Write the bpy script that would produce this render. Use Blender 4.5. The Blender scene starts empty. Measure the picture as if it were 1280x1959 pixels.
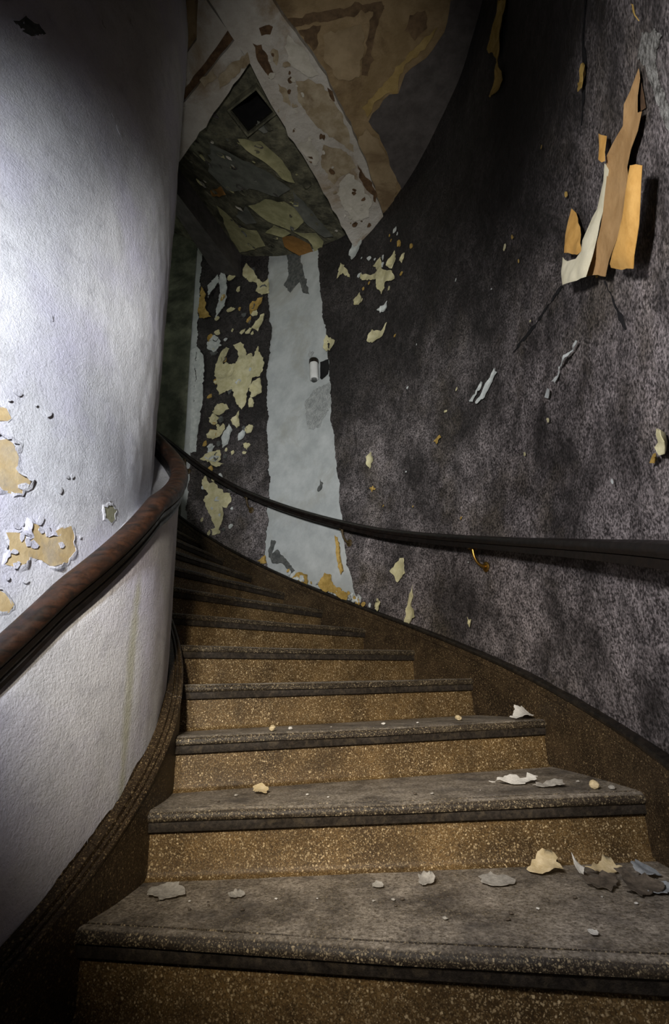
import bpy, bmesh, math, random
from mathutils import Vector, Matrix, noise
from mathutils.geometry import delaunay_2d_cdt
import numpy as np

sc = bpy.context.scene
COL = sc.collection
# ---------------------------------------------------------------- camera
cam_d = bpy.data.cameras.new('camera'); cam = bpy.data.objects.new('camera', cam_d); COL.objects.link(cam)
cam_d.sensor_fit = 'VERTICAL'; cam_d.sensor_height = 24.0; cam_d.sensor_width = 24.0*1280/1959
cam_d.lens = 1006.35*24.0/1959; cam_d.shift_y = 0.0118
cam_d.clip_start = 0.02; cam_d.clip_end = 60
cam.matrix_world = (Matrix.Translation((0, 0, 0.6371)) @ Matrix.Rotation(math.radians(90)+0.3081, 4, 'X')
                    @ Matrix.Rotation(-0.0301, 4, 'Z'))
sc.camera = cam
# ---------------------------------------------------------------- world, lamps, exposure
sc.view_settings.view_transform = 'Standard'; sc.view_settings.look = 'None'
sc.view_settings.gamma = 1.0; sc.view_settings.use_curve_mapping = False
sc.view_settings.exposure = 0.0
world = bpy.data.worlds.new('world'); sc.world = world; world.use_nodes = True
world.node_tree.nodes['Background'].inputs[0].default_value = (0.55, 0.62, 0.75, 1)
world.node_tree.nodes['Background'].inputs[1].default_value = 0.02

def lamp(name, kind, loc, aim, power, color, size, **kw):
    d = bpy.data.lights.new(name, kind); o = bpy.data.objects.new(name, d); COL.objects.link(o)
    o.location = loc; d.energy = power; d.color = color
    if kind == 'SPOT': d.shadow_soft_size = size; d.spot_size = kw['cone']; d.spot_blend = kw['blend']
    elif kind == 'AREA': d.size = size
    else: d.shadow_soft_size = size
    o.rotation_euler = (Vector(aim)-Vector(loc)).to_track_quat('-Z', 'Y').to_euler()
    return o
# the photographer's torches held beside the camera, and added unseen fill lamps
rad = math.radians
lamp('wall_torch_lamp', 'SPOT', (-0.52, -0.15, 1.26), (-0.97, 1.00, 1.36), 185, (0.94, 0.96, 1.0), 0.06, cone=rad(86), blend=1.0)
lamp('step_torch_lamp', 'SPOT', (-0.24, -0.25, 1.30), (0.02, 2.45, 0.48), 235, (1.0, 0.88, 0.71), 0.06, cone=rad(53), blend=1.0)
lamp('far_torch_lamp', 'SPOT', (-0.16, -0.20, 1.25), (-0.04, 3.8, 2.75), 430, (1.0, 0.98, 0.93), 0.06, cone=rad(50), blend=1.0)
lamp('side_torch_lamp', 'SPOT', (-0.55, 0.05, 1.40), (0.95, 1.70, 1.12), 148, (1.0, 0.96, 0.95), 0.12, cone=rad(98), blend=1.0)
lamp('paper_fill_lamp', 'SPOT', (-0.55, 0.05, 1.40), (0.83, 1.15, 2.00), 45, (1.0, 0.96, 0.9), 0.08, cone=rad(36), blend=1.0)  # added lamp, brightens the hanging paper
lamp('ceiling_fill_lamp', 'SPOT', (-0.10, 0.10, 1.30), (0.10, 2.85, 4.10), 165, (1.0, 0.95, 0.86), 0.06, cone=rad(38), blend=1.0)  # added lamp aimed up to brighten the ceiling
lamp('upper_fill_lamp', 'AREA', (-2.9, 3.4, 4.6), (-1.6, 3.9, 3.2), 6, (0.95, 1.0, 0.84), 0.5)  # added fill, unseen, lifts the dim wall round the bend

# ---------------------------------------------------------------- stair geometry (a left-hand winding stair round a fat newel wall)
CX, CY = -1.8111, 1.6699
RI, RO, RWI, RUP, RW = 1.2802, 2.6633, 1.2271, 1.1172, 2.6833
OFF, RISE = -0.1112, 0.17
def _th(k): return -0.1845+(k-1)*0.1905-0.007285*(k-1)*(k-6)
def _dth(k): return 0.1905-0.007285*(2*k-7)
def theta(k):                                     # the angle of nosing k (fractions allowed)
    if k < -1: return _th(-1)+(k+1)*_dth(-1)
    if k > 11: return _th(11)+(k-11)*_dth(11)
    return _th(k)
_KG = np.linspace(-7, 24, 6201); _TG = np.array([theta(k) for k in _KG])
def kof(t): return float(np.interp(t, _TG, _KG))
def P(R, t, z): return Vector((CX+R*math.cos(t), CY+R*math.sin(t), z))
def fbm(v, o=4): return noise.fractal(Vector(v), 1.0, 2.0, o)

# ---------------------------------------------------------------- outlines, as angle and height (or plan) coordinates on their surfaces
FL_cream = [[(1.29,3.537),(1.272,3.683),(1.248,3.746),(1.233,3.715),(1.26,3.596),(1.252,3.552),(1.209,3.542),(1.196,3.609),(1.219,3.744),(1.19,3.761),(1.171,3.667),(1.167,3.595),(1.137,3.56),(1.12,3.66),(1.108,3.553),(1.089,3.441),(1.107,3.327),(1.136,3.333),(1.156,3.219),(1.162,3.114),(1.179,3.045),(1.204,3.143),(1.22,3.283),(1.268,3.248),(1.281,3.397)],
 [(1.135,3.295),(1.107,3.308),(1.102,3.159),(1.141,3.135),(1.149,3.214)],
 [(1.293,3.085),(1.274,3.158),(1.239,3.138),(1.228,3.085),(1.252,3.053),(1.272,3.046)],
 [(1.306,3.036),(1.286,3.072),(1.265,3.015),(1.277,2.958),(1.302,2.988)],
 [(1.313,2.876),(1.297,2.913),(1.27,2.891),(1.25,2.953),(1.242,2.895),(1.262,2.825),(1.288,2.811),(1.309,2.838)],
 [(1.223,2.973),(1.189,3.043),(1.184,2.879),(1.194,2.867)],
 [(1.331,2.635),(1.312,2.68),(1.256,2.69),(1.252,2.601),(1.264,2.573),(1.237,2.552),(1.267,2.531)],
 [(1.317,2.427),(1.303,2.459),(1.291,2.39),(1.273,2.392),(1.258,2.331),(1.236,2.277),(1.214,2.267),(1.206,2.202),(1.223,2.138),(1.241,2.163),(1.233,2.072),(1.249,1.974),(1.244,1.921),(1.272,1.913),(1.277,1.966),(1.263,1.979),(1.282,2.09),(1.298,2.166),(1.31,2.242),(1.293,2.29),(1.315,2.371)],
 [(1.191,4.528),(1.177,4.666),(1.145,4.544),(1.125,4.414),(1.105,4.349),(1.079,4.369),(1.074,4.187),(1.105,4.202),(1.132,4.274),(1.129,4.375),(1.163,4.424)],
 [(1.147,3.882),(1.111,3.985),(1.096,3.989),(1.103,3.877),(1.121,3.817)],
 [(0.848,3.395),(0.8324,3.426),(0.7996,3.326),(0.8196,3.252),(0.8453,3.304)],
 [(0.678,3.757),(0.6397,3.666),(0.6057,3.632),(0.6262,3.725),(0.5906,3.733),(0.5886,3.619),(0.5408,3.491),(0.5379,3.415),(0.5766,3.463),(0.5954,3.419),(0.6108,3.474),(0.6134,3.575),(0.674,3.686)],
 [(0.7168,3.578),(0.6877,3.599),(0.6846,3.495),(0.7124,3.52)],
 [(0.7796,3.899),(0.76,4.024),(0.733,3.905),(0.7233,3.807),(0.7506,3.899)],
 [(0.5661,3.594),(0.5285,3.65),(0.5257,3.573),(0.5453,3.524)],
 [(0.5096,3.536),(0.4864,3.526),(0.5008,3.469)],
 [(0.6664,3.119),(0.6427,3.171),(0.6062,3.096),(0.5827,3.132),(0.6024,3.045),(0.6459,3.062)],
 [(-0.1717,1.201),(-0.1857,1.219),(-0.1974,1.217),(-0.1889,1.162),(-0.1741,1.177)],
 [(0.6346,1.352),(0.6054,1.394),(0.5819,1.405),(0.5793,1.355),(0.5911,1.288),(0.6057,1.263),(0.6177,1.31)],
 [(0.5974,1.013),(0.5803,1.108),(0.5576,1.223),(0.5672,1.103),(0.5568,1.038),(0.5803,1)],
 [(0.3891,0.978),(0.3779,0.961),(0.3805,0.923),(0.3913,0.946)],
 [(0.6873,1.132),(0.6764,1.195),(0.6637,1.165),(0.6788,1.112)],
 [(0.6962,2.201),(0.6754,2.219),(0.6673,2.151),(0.6838,2.099),(0.6977,2.142)]]
FL_ochre = [[(1.157,4.114),(1.142,4.161),(1.101,4.177),(1.119,4.075),(1.141,4.057),(1.152,4.028)],
 [(1.37,4.235),(1.362,4.534),(1.338,4.41),(1.342,4.262),(1.315,4.139),(1.361,4.146)],
 [(-0.1559,1.177),(-0.1649,1.191),(-0.1759,1.171),(-0.1657,1.165)],
 [(0.6897,1.958),(0.6727,1.962),(0.6637,1.935),(0.6789,1.92)],
 [(0.4481,2.024),(0.4178,2.036),(0.4142,2.015),(0.4347,1.998)],
 [(0.0562,3.716),(-0.0173,3.724),(-0.0387,3.614),(-0.0204,3.594),(0.0088,3.532),(0.0289,3.489),(0.0349,3.573)],
 [(0.0792,3.471),(0.0188,3.466),(0.0252,3.363),(0.0418,3.367),(0.0713,3.433)],
 [(-0.1912,2.412),(-0.213,2.434),(-0.2192,2.401),(-0.203,2.371)],
 [(-0.3474,2.064),(-0.3522,2.041),(-0.3512,2.014),(-0.3499,1.995),(-0.3504,2.029)],
 [(0.9814,1.454),(0.9602,1.491),(0.925,1.462),(0.929,1.39),(0.9675,1.404)],
 [(0.8906,1.375),(0.8651,1.451),(0.8407,1.426),(0.8347,1.353),(0.7805,1.262),(0.7881,1.225),(0.8425,1.3),(0.8703,1.311)],
 [(0.8224,1.705),(0.8119,1.684),(0.8034,1.549),(0.7948,1.433),(0.8058,1.41),(0.818,1.529)],
 [(1.108,1.641),(1.08,1.678),(1.073,1.612),(1.094,1.612)]]
FL_pale = [[(1.324,3.856),(1.3,3.923),(1.274,3.844),(1.266,3.779),(1.297,3.719),(1.323,3.774)],
 [(1.255,2.812),(1.229,2.941),(1.211,2.86),(1.22,2.777),(1.246,2.703)],
 [(1.3,4.108),(1.291,4.25),(1.282,4.393),(1.292,4.531),(1.276,4.672),(1.259,4.548),(1.257,4.394),(1.262,4.228),(1.29,4.143)],
 [(1.336,4.518),(1.297,4.634),(1.289,4.55),(1.323,4.422),(1.329,4.361)],
 [(0.6165,3.297),(0.5714,3.291),(0.5786,3.248),(0.6065,3.255)],
 [(0.2803,2.041),(0.238,2.079),(0.2013,2.104),(0.1948,2.071),(0.2318,2.039),(0.2722,2.021)],
 [(0.3015,2.082),(0.254,2.121),(0.2485,2.104),(0.2889,2.055)],
 [(0.0626,1.721),(0.051,1.743),(0.0444,1.726),(0.056,1.705)],
 [(0.0385,1.751),(0.0036,1.768),(-0.0517,1.759),(-0.0543,1.749),(-0.0073,1.753),(0.0306,1.731)],
 [(0.7244,4.034),(0.7046,4.127),(0.6743,4.141),(0.6648,4.04),(0.6843,3.977),(0.7086,3.948)],
 [(1.389,3.787),(1.362,3.815),(1.335,3.701),(1.33,3.252),(1.344,2.943),(1.346,2.711),(1.369,2.719),(1.373,3.046)]]
FL_grey = [[(1.004,4.55),(0.9487,4.504),(0.9338,4.275),(0.9081,3.96),(0.9351,4.02),(0.9501,4.161),(0.9892,4.097),(1.016,4.215),(0.9967,4.31)],
 [(1.059,1.686),(1.038,1.709),(1.002,1.6),(0.9742,1.512),(0.9883,1.502),(1.024,1.593),(1.059,1.607),(1.073,1.708),(1.063,1.8),(1.045,1.776)],
 [(0.8909,2.104),(0.8789,2.191),(0.8681,2.151),(0.8798,2.096)]]
LEFT = [[(-0.4826,1.242),(-0.4589,1.258),(-0.444,1.254),(-0.4358,1.242),(-0.4265,1.223),(-0.4254,1.193),(-0.4102,1.181),(-0.3868,1.175),(-0.392,1.15),(-0.4029,1.131),(-0.4218,1.124),(-0.4409,1.124),(-0.4659,1.129)],
 [(-0.4178,0.949),(-0.4112,0.988),(-0.4247,1.026),(-0.4049,1.032),(-0.3819,1.035),(-0.3716,1.013),(-0.3566,1.032),(-0.3732,1.071),(-0.3507,1.067),(-0.3372,1.052),(-0.3137,1.054),(-0.2882,1.081),(-0.2585,1.095),(-0.2426,1.07),(-0.2319,1.033),(-0.2453,1.009),(-0.2733,0.983),(-0.3009,0.969),(-0.3302,0.98),(-0.3525,0.98),(-0.3706,0.96),(-0.3923,0.948)],
 [(-0.1496,1.196),(-0.1213,1.211),(-0.0787,1.21),(-0.0808,1.176),(-0.1196,1.16),(-0.143,1.176)],
 [(-0.4299,0.89),(-0.4009,0.878),(-0.382,0.858),(-0.3915,0.837),(-0.4207,0.83)],
 [(-0.4956,1.331),(-0.4719,1.336),(-0.458,1.316),(-0.4643,1.305),(-0.4899,1.292)],
 [(-0.6214,2.548),(-0.5965,2.613),(-0.5636,2.632),(-0.5427,2.619),(-0.575,2.553),(-0.6006,2.54)]]
STRIP_L = [(1.08,4.774),(1.083,4.22),(1.067,3.738),(1.083,3.315),(1.081,2.898),(1.075,2.501),(1.066,2.26),(1.077,1.949),(1.083,1.691),(1.06,1.473)]
STRIP_R = [(0.8692,4.433),(0.8577,3.956),(0.8441,3.56),(0.8275,3.133),(0.8256,2.659),(0.8145,2.295),(0.8021,1.951),(0.7941,1.631),(0.7758,1.397),(0.7482,1.137)]
CEIL_GREY = [(0.2939,2.417),(0.3551,2.34),(0.4136,2.266),(0.4674,2.262),(0.4961,2.154),(0.6073,2.077),(0.6892,1.953),(0.6961,1.815),(1.10,1.75),(1.05,2.113),(0.93,2.789),(0.699,3.10),(0.5213,2.838),(0.4284,2.625),(0.3666,2.501)]
REC_YELLOW = [[(7.284,2.038),(6.528,2.024),(6.117,2.114),(6.059,2.295),(6.281,2.366),(6.816,2.399),(7.097,2.285),(7.219,2.169)],
 [(6.762,2.406),(6.288,2.515),(6.348,2.628),(6.63,2.732),(6.765,2.678),(6.636,2.543)],
 [(5.228,1.543),(4.906,1.675),(5.057,1.863),(5.415,2.043),(5.524,1.953),(5.378,1.781),(5.376,1.628)],
 [(8.666,2.026),(8.483,2.118),(8.387,2.268),(7.864,2.326),(8.04,2.516),(9.272,2.615),(9.231,2.447)],
 [(7.097,2.285),(6.877,2.42),(7.235,2.443),(7.636,2.361)]]
REC_RUST = [[(7.235,2.443),(6.882,2.449),(6.698,2.594),(6.82,2.701),(7.246,2.681),(7.423,2.545)],
 [(8.356,1.859),(7.64,1.813),(7.717,1.892),(8.526,1.93)]]
REC_GREY = [[(6.064,1.437),(5.814,1.608),(5.613,1.823),(5.645,2.057),(6.139,2.055),(6.536,1.896),(7.538,1.86),(7.568,1.66)],
 [(5.661,2.081),(5.765,2.253),(5.909,2.453),(6.018,2.612),(6.224,2.592),(6.247,2.402),(6.051,2.182)],
 [(8.18,2.141),(7.361,2.034),(7.578,2.229),(8.049,2.243)]]
HOLE = [(-0.5854,2.38),(-0.4014,2.264),(-0.3052,2.404),(-0.4937,2.531)]
DEBRIS = [(1,'tan_curl',[(0.4578,1.558),(0.4905,1.613),(0.5533,1.628),(0.5684,1.616),(0.5524,1.526),(0.5025,1.527)]),
 (1,'tan_scrap',[(0.6337,1.58),(0.7095,1.583),(0.6458,1.533),(0.5988,1.51)]),
 (1,'white_flap',[(0.5952,1.565),(0.6348,1.59),(0.5885,1.494),(0.5685,1.513)]),
 (1,'plaster_a',[(0.3175,1.534),(0.3566,1.554),(0.4045,1.569),(0.4347,1.53),(0.4106,1.489),(0.3337,1.49)]),
 (1,'chip_a',[(0.1837,1.546),(0.215,1.567),(0.2232,1.516),(0.1895,1.482)]),
 (1,'blue_a',[(0.743,1.498),(0.8466,1.58),(0.7845,1.477)]),
 (1,'blue_b',[(0.7288,1.457),(0.7797,1.469),(0.7224,1.374)]),
 (1,'brown_a',[(0.5762,1.486),(0.6377,1.515),(0.6699,1.495),(0.6436,1.432),(0.5837,1.414)]),
 (1,'brown_b',[(0.6408,1.432),(0.7163,1.526),(0.7293,1.473),(0.7029,1.368),(0.6532,1.338),(0.6143,1.354)]),
 (1,'chip_b',[(0.05875,1.53),(0.09296,1.536),(0.09032,1.502),(0.05976,1.493)]),
 (1,'chip_c',[(0.4726,1.225),(0.4936,1.229),(0.4816,1.208),(0.4679,1.209)]),
 (1,'plaster_b',[(-0.491,1.517),(-0.4713,1.563),(-0.4275,1.512),(-0.3903,1.477),(-0.3999,1.44),(-0.4377,1.45)]),
 (1,'plaster_c',[(-0.2808,1.46),(-0.2533,1.503),(-0.248,1.489),(-0.2646,1.452)]),
 (2,'dust',[(-0.3644,1.763),(-0.3594,1.857),(-0.3427,1.931),(-0.2739,1.791),(-0.2872,1.727)]),
 (2,'shard_a',[(0.5826,1.931),(0.6992,2.011),(0.763,2.034),(0.7676,1.896),(0.6772,1.861)]),
 (2,'shard_b',[(0.7597,1.897),(0.8049,1.847),(0.8051,1.779),(0.7427,1.819)]),
 (2,'pebble',[(0.7862,1.702),(0.8388,1.783),(0.8277,1.73),(0.7903,1.668)]),
 (2,'chip_d',[(0.839,1.746),(0.8723,1.767),(0.8463,1.692),(0.8107,1.673)]),
 (3,'crumb_a',[(-0.3966,2.226),(-0.419,2.479),(-0.3574,2.24),(-0.3578,2.12)]),
 (3,'crumb_b',[(-0.3315,2.166),(-0.3295,2.292),(-0.2972,2.151)]),
 (3,'flake_big',[(0.8059,2.59),(0.9365,2.874),(0.9783,2.84),(0.8839,2.429),(0.7817,2.221),(0.7299,2.252)]),
 (3,'crumb_c',[(0.6026,2.619),(0.6772,2.802),(0.6328,2.545),(0.581,2.431)]),
 (3,'crumb_d',[(0.19,2.439),(0.2299,2.55),(0.2436,2.409),(0.2011,2.311)])]
FITTING = (0.8813, 3.142)
SCAR_LIGHT = [[(0.9334,2.915),(0.8966,2.993),(0.8454,2.984),(0.8199,2.969),(0.8188,2.79),(0.8634,2.68),(0.8747,2.628),(0.9206,2.656),(0.9272,2.743)],
 [(0.9198,3.348),(0.9083,3.387),(0.8936,3.351),(0.9052,3.304)]]
BEAM_BROWN = [[(-0.15,2.16),(-0.07469,2.148),(-0.001306,2.177),(0.07265,2.278),(0.1686,2.463),(0.2047,2.598),(0.1032,2.527),(0.005555,2.459),(-0.07173,2.378),(-0.1434,2.272)],
 [(0.003178,2.541),(0.1539,2.597),(0.225,2.706),(0.1382,2.759),(0.06676,2.833),(-0.01816,2.68)],
 [(-0.2638,1.99),(-0.237,2.003),(-0.2526,2.078),(-0.2713,2.052)],
 [(-0.2556,2.17),(-0.1997,2.213),(-0.1922,2.299),(-0.2358,2.269)]]
BEAM_HOLE = [[(-0.3728,1.964),(-0.3247,1.971),(-0.2968,2.026),(-0.2717,2.117),(-0.3044,2.142),(-0.3341,2.089),(-0.3575,2.05)],
 [(-0.3277,1.895),(-0.292,1.884),(-0.2518,1.891),(-0.2698,1.925),(-0.3189,1.93)],
 [(0.2331,2.688),(0.2798,2.763),(0.3777,2.903),(0.3739,2.986),(0.3033,2.881),(0.2451,2.781)],
 [(0.03573,2.199),(0.06566,2.221),(0.08038,2.278),(0.04959,2.27)]]
BEAM_PALE = [[(-0.1619,2.519),(-0.07832,2.505),(-0.03142,2.574),(-0.05273,2.679),(-0.1025,2.641),(-0.1489,2.57)],
 [(0.1028,2.815),(0.1733,2.741),(0.2644,2.82),(0.3446,2.964),(0.3329,3.093),(0.2187,3.134),(0.1213,2.978)],
 [(-0.1725,1.922),(-0.09356,1.983),(-0.01425,2.123),(-0.07394,2.135),(-0.1582,2.081),(-0.1991,1.98)]]
CEIL_BROWN = [[(-0.196,1.88),(0.05124,1.848),(0.3334,1.816),(0.3495,1.849),(0.1054,1.884),(-0.1585,1.921)],
 [(0.3481,1.833),(0.309,1.956),(0.2778,2.169),(0.2399,2.162),(0.2732,1.944),(0.2941,1.832)],
 [(-0.1178,1.934),(0.008371,1.914),(-0.008613,1.996),(-0.03878,2.032)],
 [(0.489,1.88),(0.5681,1.86),(0.5944,1.94),(0.5324,1.998),(0.4696,1.949)]]
CEIL_YELLOW = [[(0.6485,1.93),(0.5952,2.036),(0.5287,2.078),(0.4647,2.161),(0.4612,2.272),(0.4133,2.256),(0.3243,2.311),(0.2848,2.4),(0.247,2.339),(0.3215,2.268),(0.4058,2.173),(0.4723,2.096),(0.5858,1.975)]]
CEIL_TAN = [[(0.2222,2.56),(0.2847,2.463),(0.4118,2.617),(0.5165,2.803),(0.5113,3.025),(0.4147,3.132),(0.3648,2.957),(0.2629,2.738)],
 [(0.02121,1.949),(0.2298,1.908),(0.2495,2.039),(0.2251,2.168),(0.105,2.178),(0.01767,2.071)]]
BEAM2_FLAKE = [[(-0.5873,2.111),(-0.5017,2.049),(-0.4073,2.002),(-0.4012,2.052),(-0.502,2.127),(-0.6047,2.191)],
 [(-0.7108,2.134),(-0.6252,2.084),(-0.6048,2.124),(-0.6913,2.175)]]
CRUST = [(-0.3393,1.997),(-0.3546,1.939),(-0.3643,1.874),(-0.3502,1.895),(-0.3406,1.887),(-0.338,1.834),(-0.3396,1.758),(-0.3325,1.694),(-0.3287,1.737),(-0.3268,1.869),(-0.3227,1.927),(-0.3195,1.97),(-0.3113,2.028),(-0.3184,2.031)]
CREASES = [[(-0.027,2.047),(-0.0307,2.034),(0.0345,2.063),(0.0966,2.072),(0.1399,2.076),(0.1428,2.085),(0.0997,2.086),(0.0376,2.076)],
 [(-0.1349,1.805),(-0.1384,1.796),(-0.147,1.677),(-0.1561,1.586),(-0.1537,1.589),(-0.1428,1.685)],
 [(-0.2443,2.57),(-0.25,2.542),(-0.225,2.496),(-0.2145,2.416),(-0.1991,2.388),(-0.1698,2.33),(-0.1676,2.34),(-0.1964,2.411),(-0.2086,2.441),(-0.2203,2.518)]]
HANG_MAIN = [(-0.3149,1.981,0.012),(-0.314,1.955,0.0136),(-0.3058,1.929,0.0169),(-0.3028,1.891,0.0197),(-0.3099,1.869,0.0195),(-0.2968,1.855,0.023),(-0.2789,1.859,0.0262),(-0.2652,1.846,0.0295),(-0.2622,1.813,0.0318),(-0.2439,1.784,0.0365),(-0.2243,1.763,0.04),(-0.1978,1.763,0.04),(-0.1825,1.765,0.04),(-0.1654,1.752,0.04),(-0.132,1.837,0.04),(-0.1217,1.857,0.04),(-0.1519,1.862,0.04),(-0.1868,1.885,0.0398),(-0.2054,1.925,0.0351),(-0.2237,1.962,0.0304),(-0.2268,2.008,0.0276),(-0.2452,1.992,0.0253),(-0.2723,1.959,0.022),(-0.2788,2.007,0.0183),(-0.2938,1.993,0.016)]
HANG_ROLL = [(-0.2956,1.765,.055),(-0.306,1.735,.055),(-0.3146,1.703,.055),(-0.3038,1.686,.055),(-0.2779,1.638,.055),(-0.2637,1.622,.055),(-0.2443,1.592,.055),(-0.2203,1.646,.055),(-0.1986,1.706,.055),(-0.1977,1.722,.055),(-0.2273,1.724,.055),(-0.2547,1.734,.055),(-0.2761,1.754,.055)]
HANG_CREAM = [(-0.2233,2.001,0.03),(-0.2275,1.959,0.03),(-0.2121,1.941,0.03),(-0.1924,1.924,0.03),(-0.1718,1.887,0.0394),(-0.1615,1.84,0.0544),(-0.1476,1.8,0.0694),(-0.1377,1.819,0.0703),(-0.1104,1.868,0.0731),(-0.0869,1.913,0.075),(-0.0818,1.968,0.0675),(-0.0851,2.031,0.0553),(-0.0982,1.981,0.0581),(-0.1223,1.93,0.0562),(-0.1351,1.927,0.0506),(-0.1362,1.964,0.0431),(-0.1524,1.98,0.0319),(-0.1776,1.967,0.03),(-0.195,1.975,0.03),(-0.2106,1.975,0.03)]
HANG_FLAP = [(-0.1063,2.179,0.018),(-0.1173,2.127,0.0206),(-0.1273,2.04,0.0304),(-0.1332,1.931,0.0462),(-0.1214,1.947,0.0489),(-0.0854,2.048,0.0476),(-0.0902,2.111,0.0356)]
HANG_TAB = [(-0.2158,2.133,0.02),(-0.2328,2.063,0.0218),(-0.2313,2.014,0.0327),(-0.2333,1.976,0.0391),(-0.2266,1.994,0.04),(-0.2166,2.036,0.0382),(-0.2184,2.077,0.0291)]
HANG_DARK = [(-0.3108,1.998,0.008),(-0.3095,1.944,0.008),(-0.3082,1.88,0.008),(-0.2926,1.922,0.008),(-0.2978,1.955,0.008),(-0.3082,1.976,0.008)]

# ---------------------------------------------------------------- mesh and object helpers
def mesh_obj(name, verts, faces, mat, parent=None, smooth=35, **props):
    me = bpy.data.meshes.new(name); me.from_pydata([tuple(v) for v in verts], [], faces); me.update()
    if mat: me.materials.append(mat)
    if smooth:
        me.polygons.foreach_set('use_smooth', [True]*len(me.polygons)); me.set_sharp_from_angle(angle=math.radians(smooth))
    o = bpy.data.objects.new(name, me); COL.objects.link(o)
    if parent: o.parent = parent
    for a, b in props.items(): o[a] = b
    return o
def empty(name, loc, label, cat, group=None):
    o = bpy.data.objects.new(name, None); COL.objects.link(o); o.location = loc; o.empty_display_size = .1
    o['label'] = label; o['category'] = cat
    if group: o['group'] = group
    return o
def under(o, root):                                # children are modelled in world space
    o.parent = root; o.matrix_parent_inverse = Matrix.Translation(root.location).inverted(); return o
def grid_faces(nu, nv, closed_v=False):
    f = []
    for i in range(nu-1):
        for j in range(nv if closed_v else nv-1):
            a = i*nv+j; b = i*nv+(j+1) % nv
            f.append((a, b, b+nv, a+nv))
    return f
def flip(fs): return [tuple(reversed(f)) for f in fs]
def sweep(name, prof, R, h, k0, k1, n, mat, closed=True, off=False, parent=None, smooth=35, wob=0, **props):
    """carry a profile of (dr, dz) up the helix at radius R, height h(k) over the pitch line"""
    vs = []; m = len(prof)
    for i in range(n+1):
        k = k0+(k1-k0)*i/n; t = theta(k); z = k*RISE+(h(k) if callable(h) else h)
        for dr, dz in prof:
            w = wob*fbm((k*2, dr*20, dz*20)) if wob else 0
            vs.append(P(R+dr+w, t, z+dz+w))
    fs = grid_faces(n+1, m, closed)
    if closed: fs += [tuple(range(m)), tuple(reversed(range(n*m, n*m+m)))]
    o = mesh_obj(name, vs, fs, mat, parent, smooth, **props)
    bm = bmesh.new(); bm.from_mesh(o.data)
    if closed: bmesh.ops.recalc_face_normals(bm, faces=bm.faces)
    bm.to_mesh(o.data); bm.free()
    return o

# ---------------------------------------------------------------- materials
STAIN = (CX+1.2271*math.cos(-.10), CY+1.2271*math.sin(-.10), 0)
class NT:
    def __init__(s, name):
        s.m = bpy.data.materials.new(name); s.m.use_nodes = True; s.t = s.m.node_tree; s.t.nodes.clear()
        s.out = s.n('ShaderNodeOutputMaterial'); s.b = s.n('ShaderNodeBsdfPrincipled')
        s.l(s.b.outputs[0], s.out.inputs[0]); s.co = s.n('ShaderNodeTexCoord').outputs['Object']
    def n(s, typ, **kw):
        x = s.t.nodes.new(typ)
        for a, b in kw.items(): setattr(x, a, b)
        return x
    def l(s, a, b): s.t.links.new(a, b)
    def put(s, sock, v):
        if hasattr(v, 'is_output'): s.l(v, sock)
        else: sock.default_value = v
    def scale(s, x, y, z):
        m = s.n('ShaderNodeMapping'); s.l(s.co, m.inputs[0]); m.inputs['Scale'].default_value = (x, y, z); return m.outputs[0]
    def noise(s, sc_, det=6, rough=.6, vec=None, dist=0):
        x = s.n('ShaderNodeTexNoise'); x.inputs['Scale'].default_value = sc_; x.inputs['Detail'].default_value = det
        x.inputs['Roughness'].default_value = rough; x.inputs['Distortion'].default_value = dist
        s.l(vec or s.co, x.inputs['Vector']); return x.outputs['Fac']
    def vor(s, sc_, out='Distance', vec=None, feat='F1'):
        x = s.n('ShaderNodeTexVoronoi', feature=feat); x.inputs['Scale'].default_value = sc_; s.l(vec or s.co, x.inputs['Vector']); return x.outputs[out]
    def ramp(s, f, stops, interp='LINEAR'):
        x = s.n('ShaderNodeValToRGB'); e = x.color_ramp; e.interpolation = interp
        while len(e.elements) < len(stops): e.elements.new(.5)
        for el, (p_, c) in zip(e.elements, stops):
            el.position = p_; el.color = (c, c, c, 1) if isinstance(c, (int, float)) else (*c, 1)
        s.l(f, x.inputs[0]); return x.outputs[0]
    def mix(s, f, a, b, mode='MIX'):
        x = s.n('ShaderNodeMix', data_type='RGBA', blend_type=mode)
        s.put(x.inputs[0], f)
        for i, v in ((6, a), (7, b)):
            s.put(x.inputs[i], (*v, 1) if isinstance(v, tuple) and len(v) == 3 else v)
        return x.outputs[2]
    def math(s, op, a, b=0.0, clamp=False):
        x = s.n('ShaderNodeMath', operation=op, use_clamp=clamp); s.put(x.inputs[0], a); s.put(x.inputs[1], b); return x.outputs[0]
    def done(s, col, rough=.8, bump=None, strength=.3, dist=.01, spec=.3, bump2=None):
        s.put(s.b.inputs['Base Color'], (*col, 1) if isinstance(col, tuple) and len(col) == 3 else col)
        s.put(s.b.inputs['Roughness'], rough); s.b.inputs['Specular IOR Level'].default_value = spec
        if bump is not None:
            x = s.n('ShaderNodeBump'); x.inputs['Strength'].default_value = strength; x.inputs['Distance'].default_value = dist
            s.l(bump, x.inputs['Height'])
            if bump2 is not None:
                y = s.n('ShaderNodeBump'); y.inputs['Strength'].default_value = bump2[1]; y.inputs['Distance'].default_value = bump2[2]
                s.l(bump2[0], y.inputs['Height']); s.l(y.outputs[0], x.inputs['Normal'])
            s.l(x.outputs[0], s.b.inputs['Normal'])
        return s.m

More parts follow.
